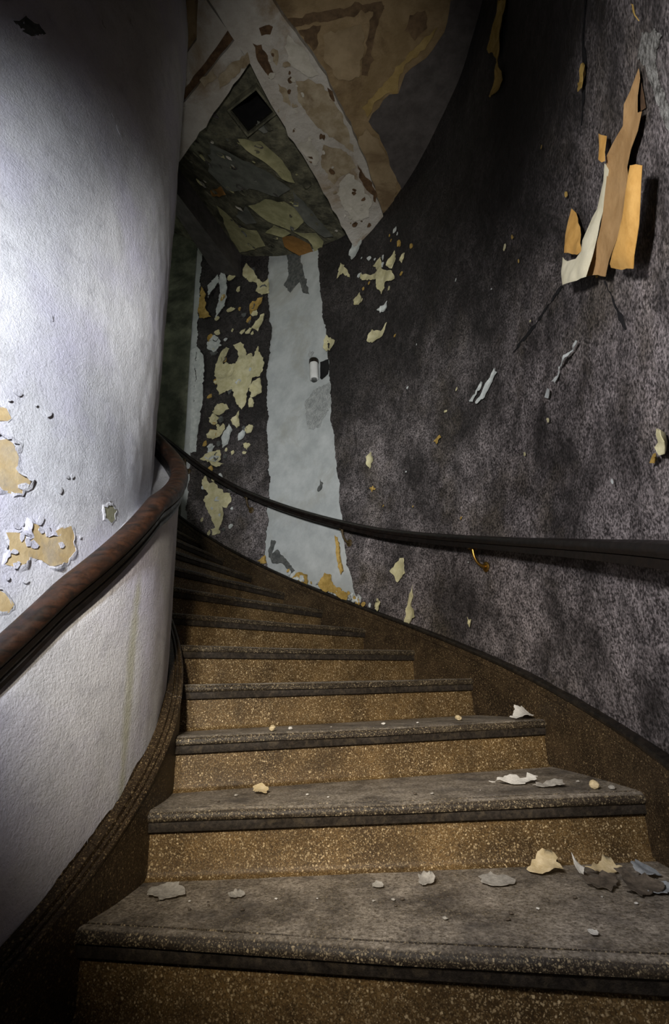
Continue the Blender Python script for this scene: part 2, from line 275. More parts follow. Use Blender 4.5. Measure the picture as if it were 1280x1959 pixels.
def terrazzo(name, dark, light, chip_dark, chip_light, dust=0.0, size=150.0, rough=.55, mott=1.0):
    q = NT(name)
    big = q.noise(5, 5); base = q.mix(q.ramp(big, [(.35, 0.0), (.65, 1.0)]), dark, light)
    base = q.mix(q.ramp(q.noise(240, 4, .7), [(.42, 0.0), (.62, .8)]), base, tuple(v*.35 for v in dark))
    wv = q.n('ShaderNodeVectorMath', operation='ADD'); nz = q.n('ShaderNodeTexNoise'); nz.inputs['Scale'].default_value = 130; nz.inputs['Detail'].default_value = 4
    sc2 = q.n('ShaderNodeVectorMath', operation='SCALE'); sc2.inputs['Scale'].default_value = .009
    q.l(q.co, nz.inputs['Vector']); q.l(nz.outputs['Color'], sc2.inputs[0]); q.l(q.co, wv.inputs[0]); q.l(sc2.outputs[0], wv.inputs[1])
    col = base
    for s_, keep0, lo, hi, amt in ((size*2.1, .35, .30, .50, .75), (size, .48, .26, .46, 1.0)):
        d = q.vor(s_, vec=wv.outputs[0]); c = q.vor(s_, 'Color', vec=wv.outputs[0])
        sep = q.n('ShaderNodeSeparateColor'); q.l(c, sep.inputs[0])
        keep = q.ramp(sep.outputs[0], [(keep0, 0.0), (keep0+.1, amt)])
        mask = q.math('MULTIPLY', q.ramp(d, [(lo, 1.0), (hi, 0.0)]), keep)
        chip = q.mix(q.ramp(sep.outputs[1], [(.1, 0.0), (.55, .35), (1.0, 1.0)]), chip_dark, chip_light)
        col = q.mix(mask, col, chip)
    grime = q.noise(9, 8, .7); col = q.mix(q.ramp(grime, [(.45, 0.0), (.75, .75*mott)]), col, tuple(v*.35 for v in dark))
    if dust:
        g = q.n('ShaderNodeNewGeometry'); sx = q.n('ShaderNodeSeparateXYZ'); q.l(g.outputs['Normal'], sx.inputs[0])
        up = q.ramp(sx.outputs[2], [(.70, 0.0), (.97, 1.0)])
        dn = q.ramp(q.noise(10, 10, .78), [(.30, .15), (.60, 1.0)])
        dc = q.mix(q.ramp(q.noise(120, 6, .8), [(.38, 0.0), (.66, 1.0)]), (.095, .078, .058), (.54, .48, .40))
        dc = q.mix(q.ramp(q.noise(6, 5, .65), [(.46, 0.0), (.66, .8)]), dc, (.05, .046, .046))
        col = q.mix(q.math('MULTIPLY', q.math('MULTIPLY', up, dn), dust), col, dc)
    return q.done(col, rough, q.noise(220, 4), .35, .003, .3)
def paint(name, base, dirt, rough=.75, peel=.3):
    q = NT(name)
    n1 = q.noise(3.2, 9, .68, dist=.3); n2 = q.noise(16, 7, .72); n3 = q.noise(130, 4, .6); n5 = q.noise(48, 5, .65)
    col = q.mix(q.ramp(n1, [(.40, 0.0), (.66, .8)]), base, tuple(v*.74 for v in base))
    col = q.mix(q.ramp(n2, [(.52, 0.0), (.72, .6)]), col, dirt)
    col = q.mix(q.ramp(q.noise(2.2, 4), [(.46, 0.0), (.66, .7)]), col, (base[0]*.84, base[1]*.81, base[2]*.98))
    col = q.mix(q.ramp(q.noise(170, 3, .7), [(.58, 0.0), (.70, .55)]), col, dirt)
    # a faint yellow-green run of old damp low on the newel
    g = q.n('ShaderNodeVectorMath', operation='DISTANCE'); mp = q.n('ShaderNodeMapping'); q.l(q.co, mp.inputs[0]); mp.inputs['Scale'].default_value = (1, 1, .0)
    q.l(mp.outputs[0], g.inputs[0]); g.inputs[1].default_value = STAIN
    w = q.math('ADD', g.outputs['Value'], q.math('MULTIPLY', q.math('SUBTRACT', q.noise(9, 5), .5), .05))
    sx = q.n('ShaderNodeSeparateXYZ'); q.l(q.co, sx.inputs[0])
    st = q.math('MULTIPLY', q.ramp(w, [(.005, .6), (.028, 0.0)]), q.ramp(sx.outputs[2], [(.95, 1.0), (1.15, 0.0)]))
    col = q.mix(st, col, (.40, .40, .26))
    return q.done(col, rough, q.noise(150, 5, .65), .40, .012, .3, (q.noise(50, 6, .65), .20, .03))
def speck_paper():
    q = NT('sooty_wallpaper')
    n1 = q.noise(2.0, 8, .6, dist=.4); fine = q.noise(105, 5, .62); mid = q.noise(24, 8, .75, dist=.3); n3 = q.noise(4.2, 10, .74, vec=q.scale(1, 1, .75), dist=.5)
    f = q.math('ADD', q.math('MULTIPLY', fine, .66), q.math('MULTIPLY', mid, .34))
    sp = q.ramp(f, [(.42, 0.0), (.50, .40), (.585, 1.0)])
    bigm = q.ramp(n3, [(.36, 0.0), (.60, 1.0)])
    lightc = q.mix(bigm, (.082, .070, .071), (.47, .42, .425)); darkc = q.mix(bigm, (.007, .006, .006), (.042, .035, .036))
    col = q.mix(sp, darkc, lightc)
    # pale rubbed flecks and slanting scratches
    col = q.mix(q.ramp(q.noise(11, 10, .82, vec=q.scale(1, 1, .45), dist=.9), [(.60, 0.0), (.68, .7)]), col, (.46, .43, .43))
    rot = q.n('ShaderNodeMapping'); q.l(q.co, rot.inputs[0]); rot.inputs['Rotation'].default_value = (.5, .35, .2); rot.inputs['Scale'].default_value = (16, 16, 1.6)
    col = q.mix(q.ramp(q.noise(1.6, 6, .7, vec=rot.outputs[0]), [(.64, 0.0), (.70, .55)]), col, (.40, .38, .38))
    soot = q.ramp(n1, [(.39, .82), (.55, 0.0)])
    col = q.mix(soot, col, q.mix(sp, (.006, .005, .005), (.034, .028, .028)))
    col = q.mix(q.ramp(q.noise(3.1, 5), [(.5, 0.0), (.75, .45)]), col, q.mix(sp, (.03, .022, .012), (.24, .195, .12)))
    # upper wall darkened in the colour: mainly light falloff, with some soot
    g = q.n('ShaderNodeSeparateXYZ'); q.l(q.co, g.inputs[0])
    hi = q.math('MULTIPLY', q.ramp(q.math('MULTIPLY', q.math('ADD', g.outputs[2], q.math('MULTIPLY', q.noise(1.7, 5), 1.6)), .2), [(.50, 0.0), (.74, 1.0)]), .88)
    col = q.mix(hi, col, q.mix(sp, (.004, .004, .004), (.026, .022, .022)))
    return q.done(col, q.ramp(fine, [(.3, .5), (.7, .85)]), fine, .5, .010, .35, (mid, .6, .04))
def plain(name, a, b, scale=30, rough=.8, lo=.4, hi=.65, strength=.3, dist=.006, third=None):
    q = NT(name); n = q.noise(scale, 8, .68)
    col = q.mix(q.ramp(n, [(lo, 0.0), (hi, 1.0)]), a, b)
    if third: col = q.mix(q.ramp(q.noise(scale*.35, 7, .7, dist=.5), [(.52, 0.0), (.66, .85)]), col, third)
    return q.done(col, rough, q.noise(scale*4, 5), strength, dist, .3)
def wood(name, a, b, rough=.32):
    q = NT(name); n = q.noise(14, 8, .65, vec=q.scale(1, 1, 3), dist=1.2); n2 = q.noise(160, 3)
    col = q.mix(q.ramp(n, [(.38, 0.0), (.68, 1.0)]), a, b); col = q.mix(q.ramp(n2, [(.5, 0.0), (.75, .5)]), col, tuple(v*.4 for v in a))
    return q.done(col, q.ramp(q.noise(30, 5), [(.3, rough), (.7, rough+.22)]), n2, .12, .003, .5)

M = {}
M['riser'] = terrazzo('terrazzo_riser', (.062, .036, .012), (.165, .100, .036), (.17, .11, .045), (.56, .44, .26), size=140)
M['mortar'] = plain('dark_nosing_mortar', (.015, .0115, .0085), (.042, .033, .025), 90, .7, third=(.075, .058, .038))
M['tread'] = terrazzo('terrazzo_tread', (.020, .014, .009), (.055, .041, .027), (.09, .07, .042), (.42, .34, .21), dust=.97, size=150)
M['string'] = terrazzo('terrazzo_stringer', (.018, .0105, .005), (.062, .039, .019), (.05, .034, .017), (.25, .18, .095), size=150, mott=.9, rough=.5)
M['bead'] = plain('dark_bead', (.006, .005, .004), (.022, .017, .012), 40, .45)
M['paint'] = paint('white_wall_paint', (.66, .665, .70), (.33, .33, .36))
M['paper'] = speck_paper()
M['plaster'] = plain('bare_grey_plaster', (.32, .345, .35), (.42, .445, .45), 6, .85, strength=.2, third=(.30, .31, .29))
M['moss'] = plain('mossy_green_wall', (.055, .065, .045), (.17, .18, .13), 5, .85, third=(.015, .017, .012))
M['tan'] = plain('tan_undercoat', (.46, .34, .17), (.58, .46, .27), 16, .85, third=(.36, .31, .24))
M['olive'] = plain('olive_undercoat', (.25, .25, .16), (.33, .32, .22), 20, .85)
M['cream'] = plain('cream_flake', (.42, .39, .22), (.55, .52, .34), 18, .7, third=(.30, .28, .17))
M['ochre'] = plain('ochre_flake', (.26, .17, .04), (.42, .29, .09), 25, .75)
M['pale'] = plain('pale_flake', (.36, .39, .39), (.50, .53, .52), 25, .8)
M['greyhole'] = plain('grey_damage', (.05, .055, .055), (.12, .125, .12), 40, .85)
M['scar'] = plain('rough_plaster_scar', (.27, .29, .29), (.44, .46, .46), 22, .85, strength=.8, dist=.02)
M['crust'] = plain('lime_crust', (.07, .068, .062), (.40, .40, .38), 60, .85, strength=.8, dist=.02)
M['hang'] = plain('golden_paper_back', (.27, .16, .065), (.38, .24, .11), 12, .7, third=(.30, .19, .09))
M['hang2'] = plain('amber_paper_back', (.44, .24, .06), (.56, .33, .10), 14, .7)
M['hangc'] = plain('cream_paper_back', (.52, .49, .36), (.60, .57, .44), 10, .7)
M['wood'] = wood('brown_rail_wood', (.010, .0052, .003), (.055, .022, .0105), .40)
M['woodd'] = wood('dark_rail_wood', (.003, .0022, .002), (.009, .005, .0035), .33)
M['brass'] = NT('old_brass').done((.42, .25, .06), .35); M['brass'].node_tree.nodes['Principled BSDF'].inputs['Metallic'].default_value = 1
M['iron'] = plain('dark_bracket_iron', (.03, .02, .008), (.07, .045, .015), 60, .5)
M['ceil'] = plain('stained_ochre_ceiling', (.17, .12, .060), (.27, .20, .115), 4, .85, strength=.4, dist=.02, third=(.07, .040, .018))
M['beam'] = plain('flaking_white_beam', (.31, .29, .26), (.40, .385, .36), 6, .8, lo=.35, hi=.6, strength=.5, dist=.02, third=(.20, .145, .085))
M['brownc'] = plain('beam_undercoat', (.22, .175, .11), (.33, .285, .21), 14, .85, third=(.14, .10, .06))
M['palec'] = plain('beam_topcoat', (.36, .345, .30), (.46, .44, .40), 18, .8)
M['cbrown'] = plain('brown_ceiling_stain', (.070, .044, .024), (.15, .10, .055), 14, .85)
M['cyel'] = plain('yellow_ceiling_coat', (.22, .155, .055), (.30, .22, .09), 12, .85)
M['ctan'] = plain('tan_ceiling_coat', (.20, .148, .085), (.285, .22, .135), 7, .85, third=(.11, .072, .038))
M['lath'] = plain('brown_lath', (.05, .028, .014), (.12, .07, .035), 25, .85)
M['rec'] = plain('mouldy_soffit', (.05, .05, .036), (.17, .165, .115), 9, .85, strength=.6, dist=.02, third=(.02, .02, .014))
M['recy'] = plain('yellow_green_flake', (.25, .245, .13), (.36, .345, .20), 14, .8)
M['recr'] = plain('rust_flake', (.20, .10, .025), (.27, .14, .04), 20, .8)
M['recg'] = plain('slate_flake', (.09, .095, .085), (.14, .145, .13), 12, .8)
M['cgrey'] = plain('slate_ceiling_paper', (.050, .045, .044), (.085, .077, .076), 12, .8)
M['shaft'] = plain('hollow_shade', (.004, .004, .005), (.010, .010, .011), 12, .9)  # near-black colour puts in the darkness of shaft, hole and creases
M['porcelain'] = plain('white_porcelain', (.55, .56, .55), (.66, .67, .66), 20, .35, strength=.05)
M['scrap'] = plain('grey_plaster_scrap', (.24, .225, .20), (.40, .38, .34), 60, .85)
M['scrapb'] = plain('blue_grey_scrap', (.22, .24, .26), (.34, .36, .38), 40, .8)
M['brownscrap'] = plain('brown_curl', (.05, .04, .03), (.13, .105, .08), 50, .85)
M['whitescrap'] = plain('white_scrap', (.50, .49, .45), (.66, .64, .60), 40, .8)
M['tanscrap'] = plain('tan_scrap', (.45, .36, .20), (.60, .50, .32), 40, .75)

# ---------------------------------------------------------------- walls
def lumpR(t, z): return .010*fbm((t*4.0, z*2.2, 3.1), 3)+.0035*fbm((t*16, z*9, 9.7), 3)
def lumpL(t, z): return .006*fbm((t*3, z*2.5, 33.1), 3)+.0022*fbm((t*16, z*14, 19.7), 3)
K0, K1 = -3.4, 16.0
T0, T1 = theta(K0), theta(K1)
def wall_pt(t, z, off=0.0): return P(RW-off-lumpR(t, z), t, z)        # off: towards the stair
def left_pt(t, z, off=0.0): return P(RUP+off+lumpL(t, z), t, z)

nt, nz_ = 300, 170
vs = [wall_pt(T0+(T1-T0)*i/nt, -.9+6.6*j/nz_) for i in range(nt+1) for j in range(nz_+1)]
wall_right = mesh_obj('wall_right', vs, flip(grid_faces(nt+1, nz_+1)), M['plaster'], None, 60, kind='structure')

def hin(k): return float(np.interp(k, [-.25, .3, .9, 1.7, 3.5, 6], [.75, .835, .885, .955, .95, .92]))
LEDGE = -.085
# newel wall: stout below the handrail, set back above a narrow ledge
prof_n = []
vs = []; nk = 360; zs_low = 22; zs_up = 150
for i in range(nk+1):
    k = K0+(K1-K0)*i/nk; t = theta(k); zl = k*RISE+hin(k)+LEDGE; zb = k*RISE-.4
    row = []
    for j in range(zs_low+1):
        z = zb+(zl-.006-zb)*j/zs_low; row.append(P(RWI+lumpL(t, z)*.7, t, z))
    row.append(P(RWI-.006, t, zl)); row.append(P((RWI+RUP)/2, t, zl+.004)); row.append(P(RUP+.012, t, zl+.008))
    for j in range(zs_up+1):
        u = j/zs_up; z = zl+.02+(5.6-zl)*u; row.append(left_pt(t, z))
    vs += row
wall_left = mesh_obj('wall_left', vs, grid_faces(nk+1, zs_low+1+3+zs_up+1), M['paint'], None, 50, kind='structure')

# ---------------------------------------------------------------- sheets laid on a surface (flakes, papers, patches)
def ragged(poly, step, amp, seed):
    out = []; n = len(poly)
    for i in range(n):
        a = Vector(poly[i]); b = Vector(poly[(i+1) % n]); L = (b-a).length; m = max(1, int(L/step))
        nrm = Vector((-(b-a).y, (b-a).x))/max(L, 1e-6)
        for j in range(m):
            q = a+(b-a)*j/m; e = min(1, 2.2*min(j, m-j)/m)
            q = q+nrm*amp*1.8*e*(noise.noise(Vector((q.x*14, q.y*14, seed)))+.8*noise.noise(Vector((q.x*45, q.y*45, seed+.5)))+.6*noise.noise(Vector((q.x*110, q.y*110, seed))))
            out.append(q)
    return out
def inside(q, poly):
    c = False; n = len(poly)
    for i in range(n):
        a, b = poly[i], poly[i-1]
        if (a[1] > q[1]) != (b[1] > q[1]) and q[0] < (b[0]-a[0])*(q[1]-a[1])/(b[1]-a[1])+a[0]: c = not c
    return c
def edge_dist(q, poly):
    m = 1e9
    for i in range(len(poly)):
        a, b = poly[i-1], poly[i]; d = (b[0]-a[0], b[1]-a[1]); L = d[0]*d[0]+d[1]*d[1]+1e-12
        s = max(0, min(1, ((q[0]-a[0])*d[0]+(q[1]-a[1])*d[1])/L))
        m = min(m, math.hypot(q[0]-a[0]-s*d[0], q[1]-a[1]-s*d[1]))
    return m
def sheet(name, poly, fn, mat, parent=None, th=.002, base=.003, lift=.008, step=.03, amp=.005, seed=1, grid=None, curl=None, **props):
    """poly in metres on the surface; fn(u, v, off) -> world point; a thin solid sheet with ragged lifted edges"""
    pl = ragged(poly, step, amp, seed); rnd = random.Random(seed+7)
    xs = [q[0] for q in pl]; ys = [q[1] for q in pl]
    g = grid or max(.02, min(max(xs)-min(xs), max(ys)-min(ys))/4)
    pts = list(pl); y = min(ys)+g*.5
    while y < max(ys):
        x = min(xs)+g*.5
        while x < max(xs):
            q = (x+rnd.uniform(-.2, .2)*g, y+rnd.uniform(-.2, .2)*g)
            if inside(q, pl) and edge_dist(q, pl) > g*.35: pts.append(Vector(q))
            x += g
        y += g
    nb = len(pl)
    r_ = delaunay_2d_cdt([Vector((q[0], q[1])) for q in pts], [], [list(range(nb))], 1, 1e-6)
    V, F = r_[0], [tuple(f) for f in r_[2]]
    if not F: return None
    def offs(q):
        d = edge_dist(q, pl); e = max(0, 1-d/max(g*.9, .004))
        return base+lift*e*(.5+.9*abs(fbm((q[0]*9+seed, q[1]*9, seed*.37), 2)))+(curl(q[0], q[1]) if curl else 0)
    of = [offs(q) for q in V]; n = len(V)
    top = [fn(q[0], q[1], o) for q, o in zip(V, of)]; bot = [fn(q[0], q[1], o-th) for q, o in zip(V, of)]
    cnt = {}
    for f in F:
        for i in range(len(f)):
            e = (f[i], f[(i+1) % len(f)]); cnt[e] = 1
    side = [(a, b, b+n, a+n) for (a, b) in cnt if (b, a) not in cnt]
    o = mesh_obj(name, top+bot, F+[tuple(i+n for i in reversed(f)) for f in F]+side, mat, None, 40, **props)
    bm = bmesh.new(); bm.from_mesh(o.data); bmesh.ops.recalc_face_normals(bm, faces=bm.faces); bm.to_mesh(o.data); bm.free()
    if parent: o.parent = parent
    return o
def on_wall(u, v, off): return wall_pt(u/RW, v, off)
def on_left(u, v, off): return left_pt(u/RUP, v, off)
def mt(poly, R): return [(t*R, z) for t, z in poly]

# wallpaper: two long sheets with torn edges either side of the bare strip
def curve(pts, z):
    zz = sorted((q[1], q[0]) for q in pts); return float(np.interp(z, [q[0] for q in zz], [q[1] for q in zz]))
def paper_sheet(tl, tr, z0, z1, lift_l, lift_r, seed):
    nu, nv = 150, 420; vs = []
    for j in range(nv+1):
        z = z0+(z1-z0)*j/nv
        a, b = tl(z), tr(z)
        if lift_l: a += .008*fbm((z*7, seed, 0), 4)+.004*noise.noise(Vector((z*60, seed, 0)))
        if lift_r: b += .008*fbm((z*7, seed, 5), 4)+.004*noise.noise(Vector((z*60, seed, 5)))
        for i in range(nu+1):
            s = i/nu; t = a+(b-a)*s; off = .004
            if lift_l and i < 2: off += (.010, .003)[i]*(.4+abs(fbm((z*11, seed, 1), 3)))
            if lift_r and i > nu-2: off += (.003, .010)[i-nu+1]*(.4+abs(fbm((z*11, seed, 2), 3)))
            vs.append(wall_pt(t, z, off))
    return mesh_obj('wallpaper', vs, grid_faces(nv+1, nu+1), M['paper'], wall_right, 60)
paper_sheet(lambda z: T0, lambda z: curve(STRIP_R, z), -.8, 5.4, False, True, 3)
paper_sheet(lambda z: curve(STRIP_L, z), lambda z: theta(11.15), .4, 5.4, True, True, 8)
vs = [wall_pt(theta(11.45)+(T1-theta(11.45))*i/40, .8+4.9*j/60, .004) for i in range(41) for j in range(61)]
mesh_obj('green_paint_coat', vs, flip(grid_faces(41, 61)), M['moss'], wall_right, 60)

sd = 10
for nm, lst, m_, b_ in (('paint_flake', FL_cream, 'cream', .007), ('paint_flake', FL_ochre, 'ochre', .007), ('paint_flake', FL_pale, 'pale', .006), ('plaster_scar', FL_grey, 'greyhole', .002), ('plaster_scar', SCAR_LIGHT, 'scar', .0015), ('plaster_crust', [CRUST], 'crust', .006), ('crease_shade', CREASES, 'shaft', .006)):  # last entry: black slivers painting the shade of paper creases
    for q in lst:
        sd += 1; sheet(nm, mt(q, RW), on_wall, M[m_], wall_right, base=b_, lift=.022 if nm == 'paint_flake' else .002, step=.014, amp=.010, seed=sd)

# the crowd of smaller flakes around the torn part of the paper
def blob(c, r, rnd, n=8):
    ph = rnd.uniform(0, 6); e = rnd.uniform(.5, 1)
    o = []
    for i in range(n):
        a = 2*math.pi*i/n; q = r*rnd.uniform(.55, 1.1); x, y = q*math.cos(a), q*e*math.sin(a)
        o.append((c[0]+x*math.cos(ph)-y*math.sin(ph), c[1]+x*math.sin(ph)+y*math.cos(ph)))
    return o
rnd = random.Random(5)
zones = [(1.14, 1.32, 2.5, 3.9, 46, .05, ('cream', 'cream', 'pale', 'greyhole', 'ochre')), (1.10, 1.30, 3.9, 4.6, 18, .05, ('cream', 'ochre', 'greyhole')), (1.20, 1.32, 1.9, 2.45, 14, .035, ('cream', 'pale', 'greyhole')),
         (.44, .70, 3.35, 3.9, 22, .028, ('cream', 'pale', 'ochre')), (.70, .98, 1.45, 1.62, 0, .03, ('pale', 'ochre')), (-.2, .65, 1.2, 3.0, 26, .014, ('pale', 'cream', 'ochre'))]
for t0, t1, z0, z1, n, r_, ms in zones:
    for i in range(n):
        sd += 1; c = (rnd.uniform(t0, t1)*RW, rnd.uniform(z0, z1))
        sheet('paint_flake', blob(c, r_*rnd.uniform(.4, 1.2), rnd), on_wall, M[rnd.choice(ms)], wall_right, base=.006, lift=.016, step=.012, amp=.006, seed=sd)
for i in range(40):                                  # crumbled plaster along the foot of the bare strip
    sd += 1; k = rnd.uniform(5.6, 7.7); t = theta(k)
    sheet('paint_flake', blob((t*RW, k*RISE+.185+rnd.uniform(.0, .05)), rnd.uniform(.012, .035), rnd), on_wall, M[rnd.choice(('pale', 'pale', 'scar', 'ochre'))], wall_right, base=.006, lift=.016, step=.012, amp=.005, seed=sd)

# bare patches on the newel wall, each with a rim of curled paint
def patch(q, mat, seed):
    poly = mt(q, RUP); sheet('bare_patch', poly, on_left, mat, wall_left, th=.001, base=.0022, lift=0, step=.02, amp=.006, seed=seed, grid=.03)
    pl = ragged(poly, .007, .009, seed); n = len(pl); rnd = random.Random(seed); vs = []; ar = sum(pl[i-1][0]*pl[i][1]-pl[i][0]*pl[i-1][1] for i in range(n)); sg = 1 if ar > 0 else -1
    for i in range(n):
        d = (pl[(i+1) % n]-pl[i-1]); d = Vector((d.y, -d.x))*sg; d = d/max(d.length, 1e-6); q0 = pl[i]; w = (.005 if len(q) < 7 and seed > 51 else .006)+(.010 if seed == 52 else .022)*abs(noise.noise(Vector((q0.x*30, q0.y*30, seed)))); h = .002+(.007 if seed == 52 else .016)*max(0, noise.noise(Vector((q0.x*22, q0.y*22, seed+3.3))))
        a = pl[i]-d*rnd.uniform(0, .004); b = pl[i]+d*w*.45; c = pl[i]+d*w
        vs += [on_left(a.x, a.y, h), on_left(b.x, b.y, h*.75), on_left(c.x, c.y, -.001), on_left(a.x, a.y, h-.0015)]
    fs = []
    for i in range(n):
        e, g = i*4, ((i+1) % n)*4
        fs += [(e, g, g+1, e+1), (e+1, g+1, g+2, e+2), (e, e+3, g+3, g)]
    mesh_obj('curled_paint_rim', vs, fs if sg < 0 else flip(fs), M['paint'], wall_left, 30)
for i, q in enumerate(LEFT): patch(q, (M['tan'], M['tan'], M['olive'], M['tan'], M['tan'], M['greyhole'])[i], 50+i)

for n, (tc, zc, st_, sz) in enumerate(((-.43, 1.30, .10, .20), (-.33, 1.03, .09, .10), (-.42, .98, .08, .06), (-.10, 1.13, .05, .08), (-.45, 2.75, .14, .20))):
    for i in range((12, 12, 12, 8, 8)[n]):
        sd += 1; t = rnd.gauss(tc, st_); z = rnd.gauss(zc, sz)
        if z < kof(t)*RISE+hin(kof(t))+.05: continue
        sheet('paint_flake', blob((t*RUP, z), rnd.uniform(.005, .018), rnd), on_left, M['paint'], wall_left, base=.002, lift=.005, step=.010, amp=.005, seed=sd)

# ---------------------------------------------------------------- ceiling
ZC = 4.11
def slab(name, poly, z0, z1, mat, parent=None, smooth=0, **props):
    bm = bmesh.new(); a = [bm.verts.new((x, y, z0)) for x, y in poly]; f = bm.faces.new(a)
    r_ = bmesh.ops.extrude_face_region(bm, geom=[f])
    for v in r_['geom']:
        if isinstance(v, bmesh.types.BMVert): v.co.z = z1
    bmesh.ops.recalc_face_normals(bm, faces=bm.faces)
    me = bpy.data.meshes.new(name); bm.to_mesh(me); bm.free(); me.materials.append(mat)
    o = bpy.data.objects.new(name, me); COL.objects.link(o)
    for k_, v_ in props.items(): o[k_] = v_
    if parent: o.parent = parent
    return o
ceiling = slab('ceiling', [(-4.6, -2.2), (1.6, -2.2), (1.6, 3.2), (.50, 3.62), (-.30, 2.04), (-.50, 2.02), (-1.75, 3.25), (-2.6, 3.0)], ZC, ZC+.12, M['ceil'], kind='structure')
# the white beams that meet in a point over the flight
def beam(poly, z0, z1, mat, nm='ceiling_beam', seed=0):
    return sheet(nm, poly, lambda u, v, off: Vector((u, v, z1-off)), mat, ceiling, th=z1-z0, base=z1-z0, lift=0, step=.05, amp=.008, seed=seed, grid=.12)
beam([(-.83, 1.30), (-.57, 1.77), (-.40, 2.07), (-.31, 2.29), (-.07, 2.75), (.19, 3.32), (.26, 3.48), (.52, 3.42), (.45, 3.14), (.29, 2.67), (.08, 2.25), (-.04, 2.04), (-.2, 1.84), (-.42, 1.50), (-.55, 1.25)], 4.07, ZC+.02, M['beam'], seed=1)
beam([(-.405, 2.06), (-.63, 2.29), (-.94, 2.60), (-1.5, 3.15), (-1.62, 3.02), (-.86, 2.28), (-.62, 2.08), (-.47, 1.95)], 4.075, ZC+.02, M['beam'], seed=2)
beam([(-.50, 1.91), (-.66, 2.06), (-.86, 2.23), (-1.05, 2.35), (-1.0, 2.20), (-.80, 2.06), (-.68, 1.95), (-.62, 1.72)], 4.085, ZC+.02, M['beam'], seed=3)
beam([(-.46, 1.95), (-.62, 2.10), (-1.3, 2.80), (-1.35, 2.68), (-.66, 2.04), (-.49, 1.88)], 4.100, ZC+.02, M['lath'], 'lath_board', seed=4)
# soffit behind the beams, climbing with the stair, with a shaft opening near the point
def zrec(k):
    a, b, s = 4.2, 3.4+.15*k, .08; m = max(a, b); return m+s*math.log(math.exp((a-m)/s)+math.exp((b-m)/s))
def on_rec(k, R, off=0.0): return P(R, theta(k), zrec(k)-off-.012*fbm((k*1.5, R*3, 2), 3))
nK, nR = 110, 36
vs = [on_rec(1.6+14.4*i/nK, 1.05+1.66*j/nR) for i in range(nK+1) for j in range(nR+1)]
soffit = mesh_obj('sloped_soffit', vs, grid_faces(nK+1, nR+1), M['rec'], ceiling, 60)
bm = bmesh.new(); bm.from_mesh(soffit.data)
hc = Vector((sum(q[0] for q in HOLE)/4, sum(q[1] for q in HOLE)/4, 0))
for i in range(4):
    a = Vector((*HOLE[i], 0)); b = Vector((*HOLE[(i+1) % 4], 0)); n_ = Vector((-(b-a).y, (b-a).x, 0))
    bmesh.ops.bisect_plane(bm, geom=bm.verts[:]+bm.edges[:]+bm.faces[:], plane_co=a, plane_no=n_)
kill = [f for f in bm.faces if inside(f.calc_center_median().xy, HOLE)]
bmesh.ops.delete(bm, geom=kill, context='FACES'); bm.to_mesh(soffit.data); bm.free()
vs = [(x, y, z) for z in (4.19, 4.9) for x, y in HOLE]
mesh_obj('shaft_lining', vs, [(i, (i+1) % 4, (i+1) % 4+4, i+4) for i in range(4)]+[(4, 5, 6, 7)], M['shaft'], ceiling, 0)
for i in range(4):                                   # trim boards round the shaft
    a = Vector(HOLE[i]); b = Vector(HOLE[(i+1) % 4]); c = hc.xy
    oa, ob = c+(a-c)*1.13, c+(b-c)*1.13
    slab('shaft_trim', [tuple(a), tuple(b), tuple(ob), tuple(oa)], 4.165, 4.215, M['rec'], ceiling)
# dropped beam across the soffit further up
vs = []
for i in range(13):
    R = 1.05+1.66*i/12
    for k, dz in ((9.35, .02), (9.35, -.27), (10.5, -.30), (10.5, .02)): vs.append(P(R, theta(k), zrec(k)+dz))
mesh_obj('soffit_beam', vs, grid_faces(13, 4, True)+[(0, 1, 2, 3), (48, 49, 50, 51)], M['cgrey'], ceiling, 30)
sd = 200
for lst, m_ in ((REC_YELLOW, 'recy'), (REC_RUST, 'recr'), (REC_GREY, 'recg')):
    for q in lst:
        sd += 1; pm = [(k*.4, R) for k, R in q]
        sheet('soffit_flake', pm, lambda u, v, off: on_rec(u/.4, v, off), M[m_], ceiling, base=.006+.004*(sd % 3), lift=.02, step=.05, amp=.012, seed=sd)
sheet('ceiling_paper', CEIL_GREY, lambda u, v, off: Vector((u, v, ZC-off)), M['cgrey'], ceiling, base=.004, lift=.02, step=.04, amp=.012, seed=300)

for nm, lst, m_, z_ in (('beam_scar', BEAM_BROWN, 'brownc', 4.07), ('beam_scar', BEAM_HOLE, 'lath', 4.07), ('beam_flake', BEAM_PALE, 'palec', 4.07), ('beam_flake', BEAM2_FLAKE, 'brownc', 4.075),
                      ('ceiling_stain', CEIL_BROWN, 'cbrown', ZC), ('ceiling_flake', CEIL_YELLOW, 'cyel', ZC), ('ceiling_flake', CEIL_TAN, 'ctan', ZC)):
    for q in lst:
        sd += 1; sheet(nm, q, lambda u, v, off: Vector((u, v, z_-off)), M[m_], ceiling, th=.0015, base=.0025 if 'flake' not in nm else .005, lift=.001 if 'flake' not in nm else .012, step=.02, amp=.012, seed=sd)
rnd = random.Random(77)
for i in range(46):                                  # loose flakes on the beams and the ceiling beside them
    sd += 1; s = rnd.random(); a = Vector((-.33, 2.0)).lerp(Vector((.36, 3.3)), s)+Vector((rnd.uniform(-.11, .11), rnd.uniform(-.05, .05)))
    sheet('beam_flake', blob(a, rnd.uniform(.008, .03), rnd), lambda u, v, off: Vector((u, v, 4.07-off)), M[rnd.choice(('palec', 'palec', 'brownc', 'lath'))], ceiling, th=.0015, base=.004, lift=.014, step=.012, amp=.006, seed=sd)
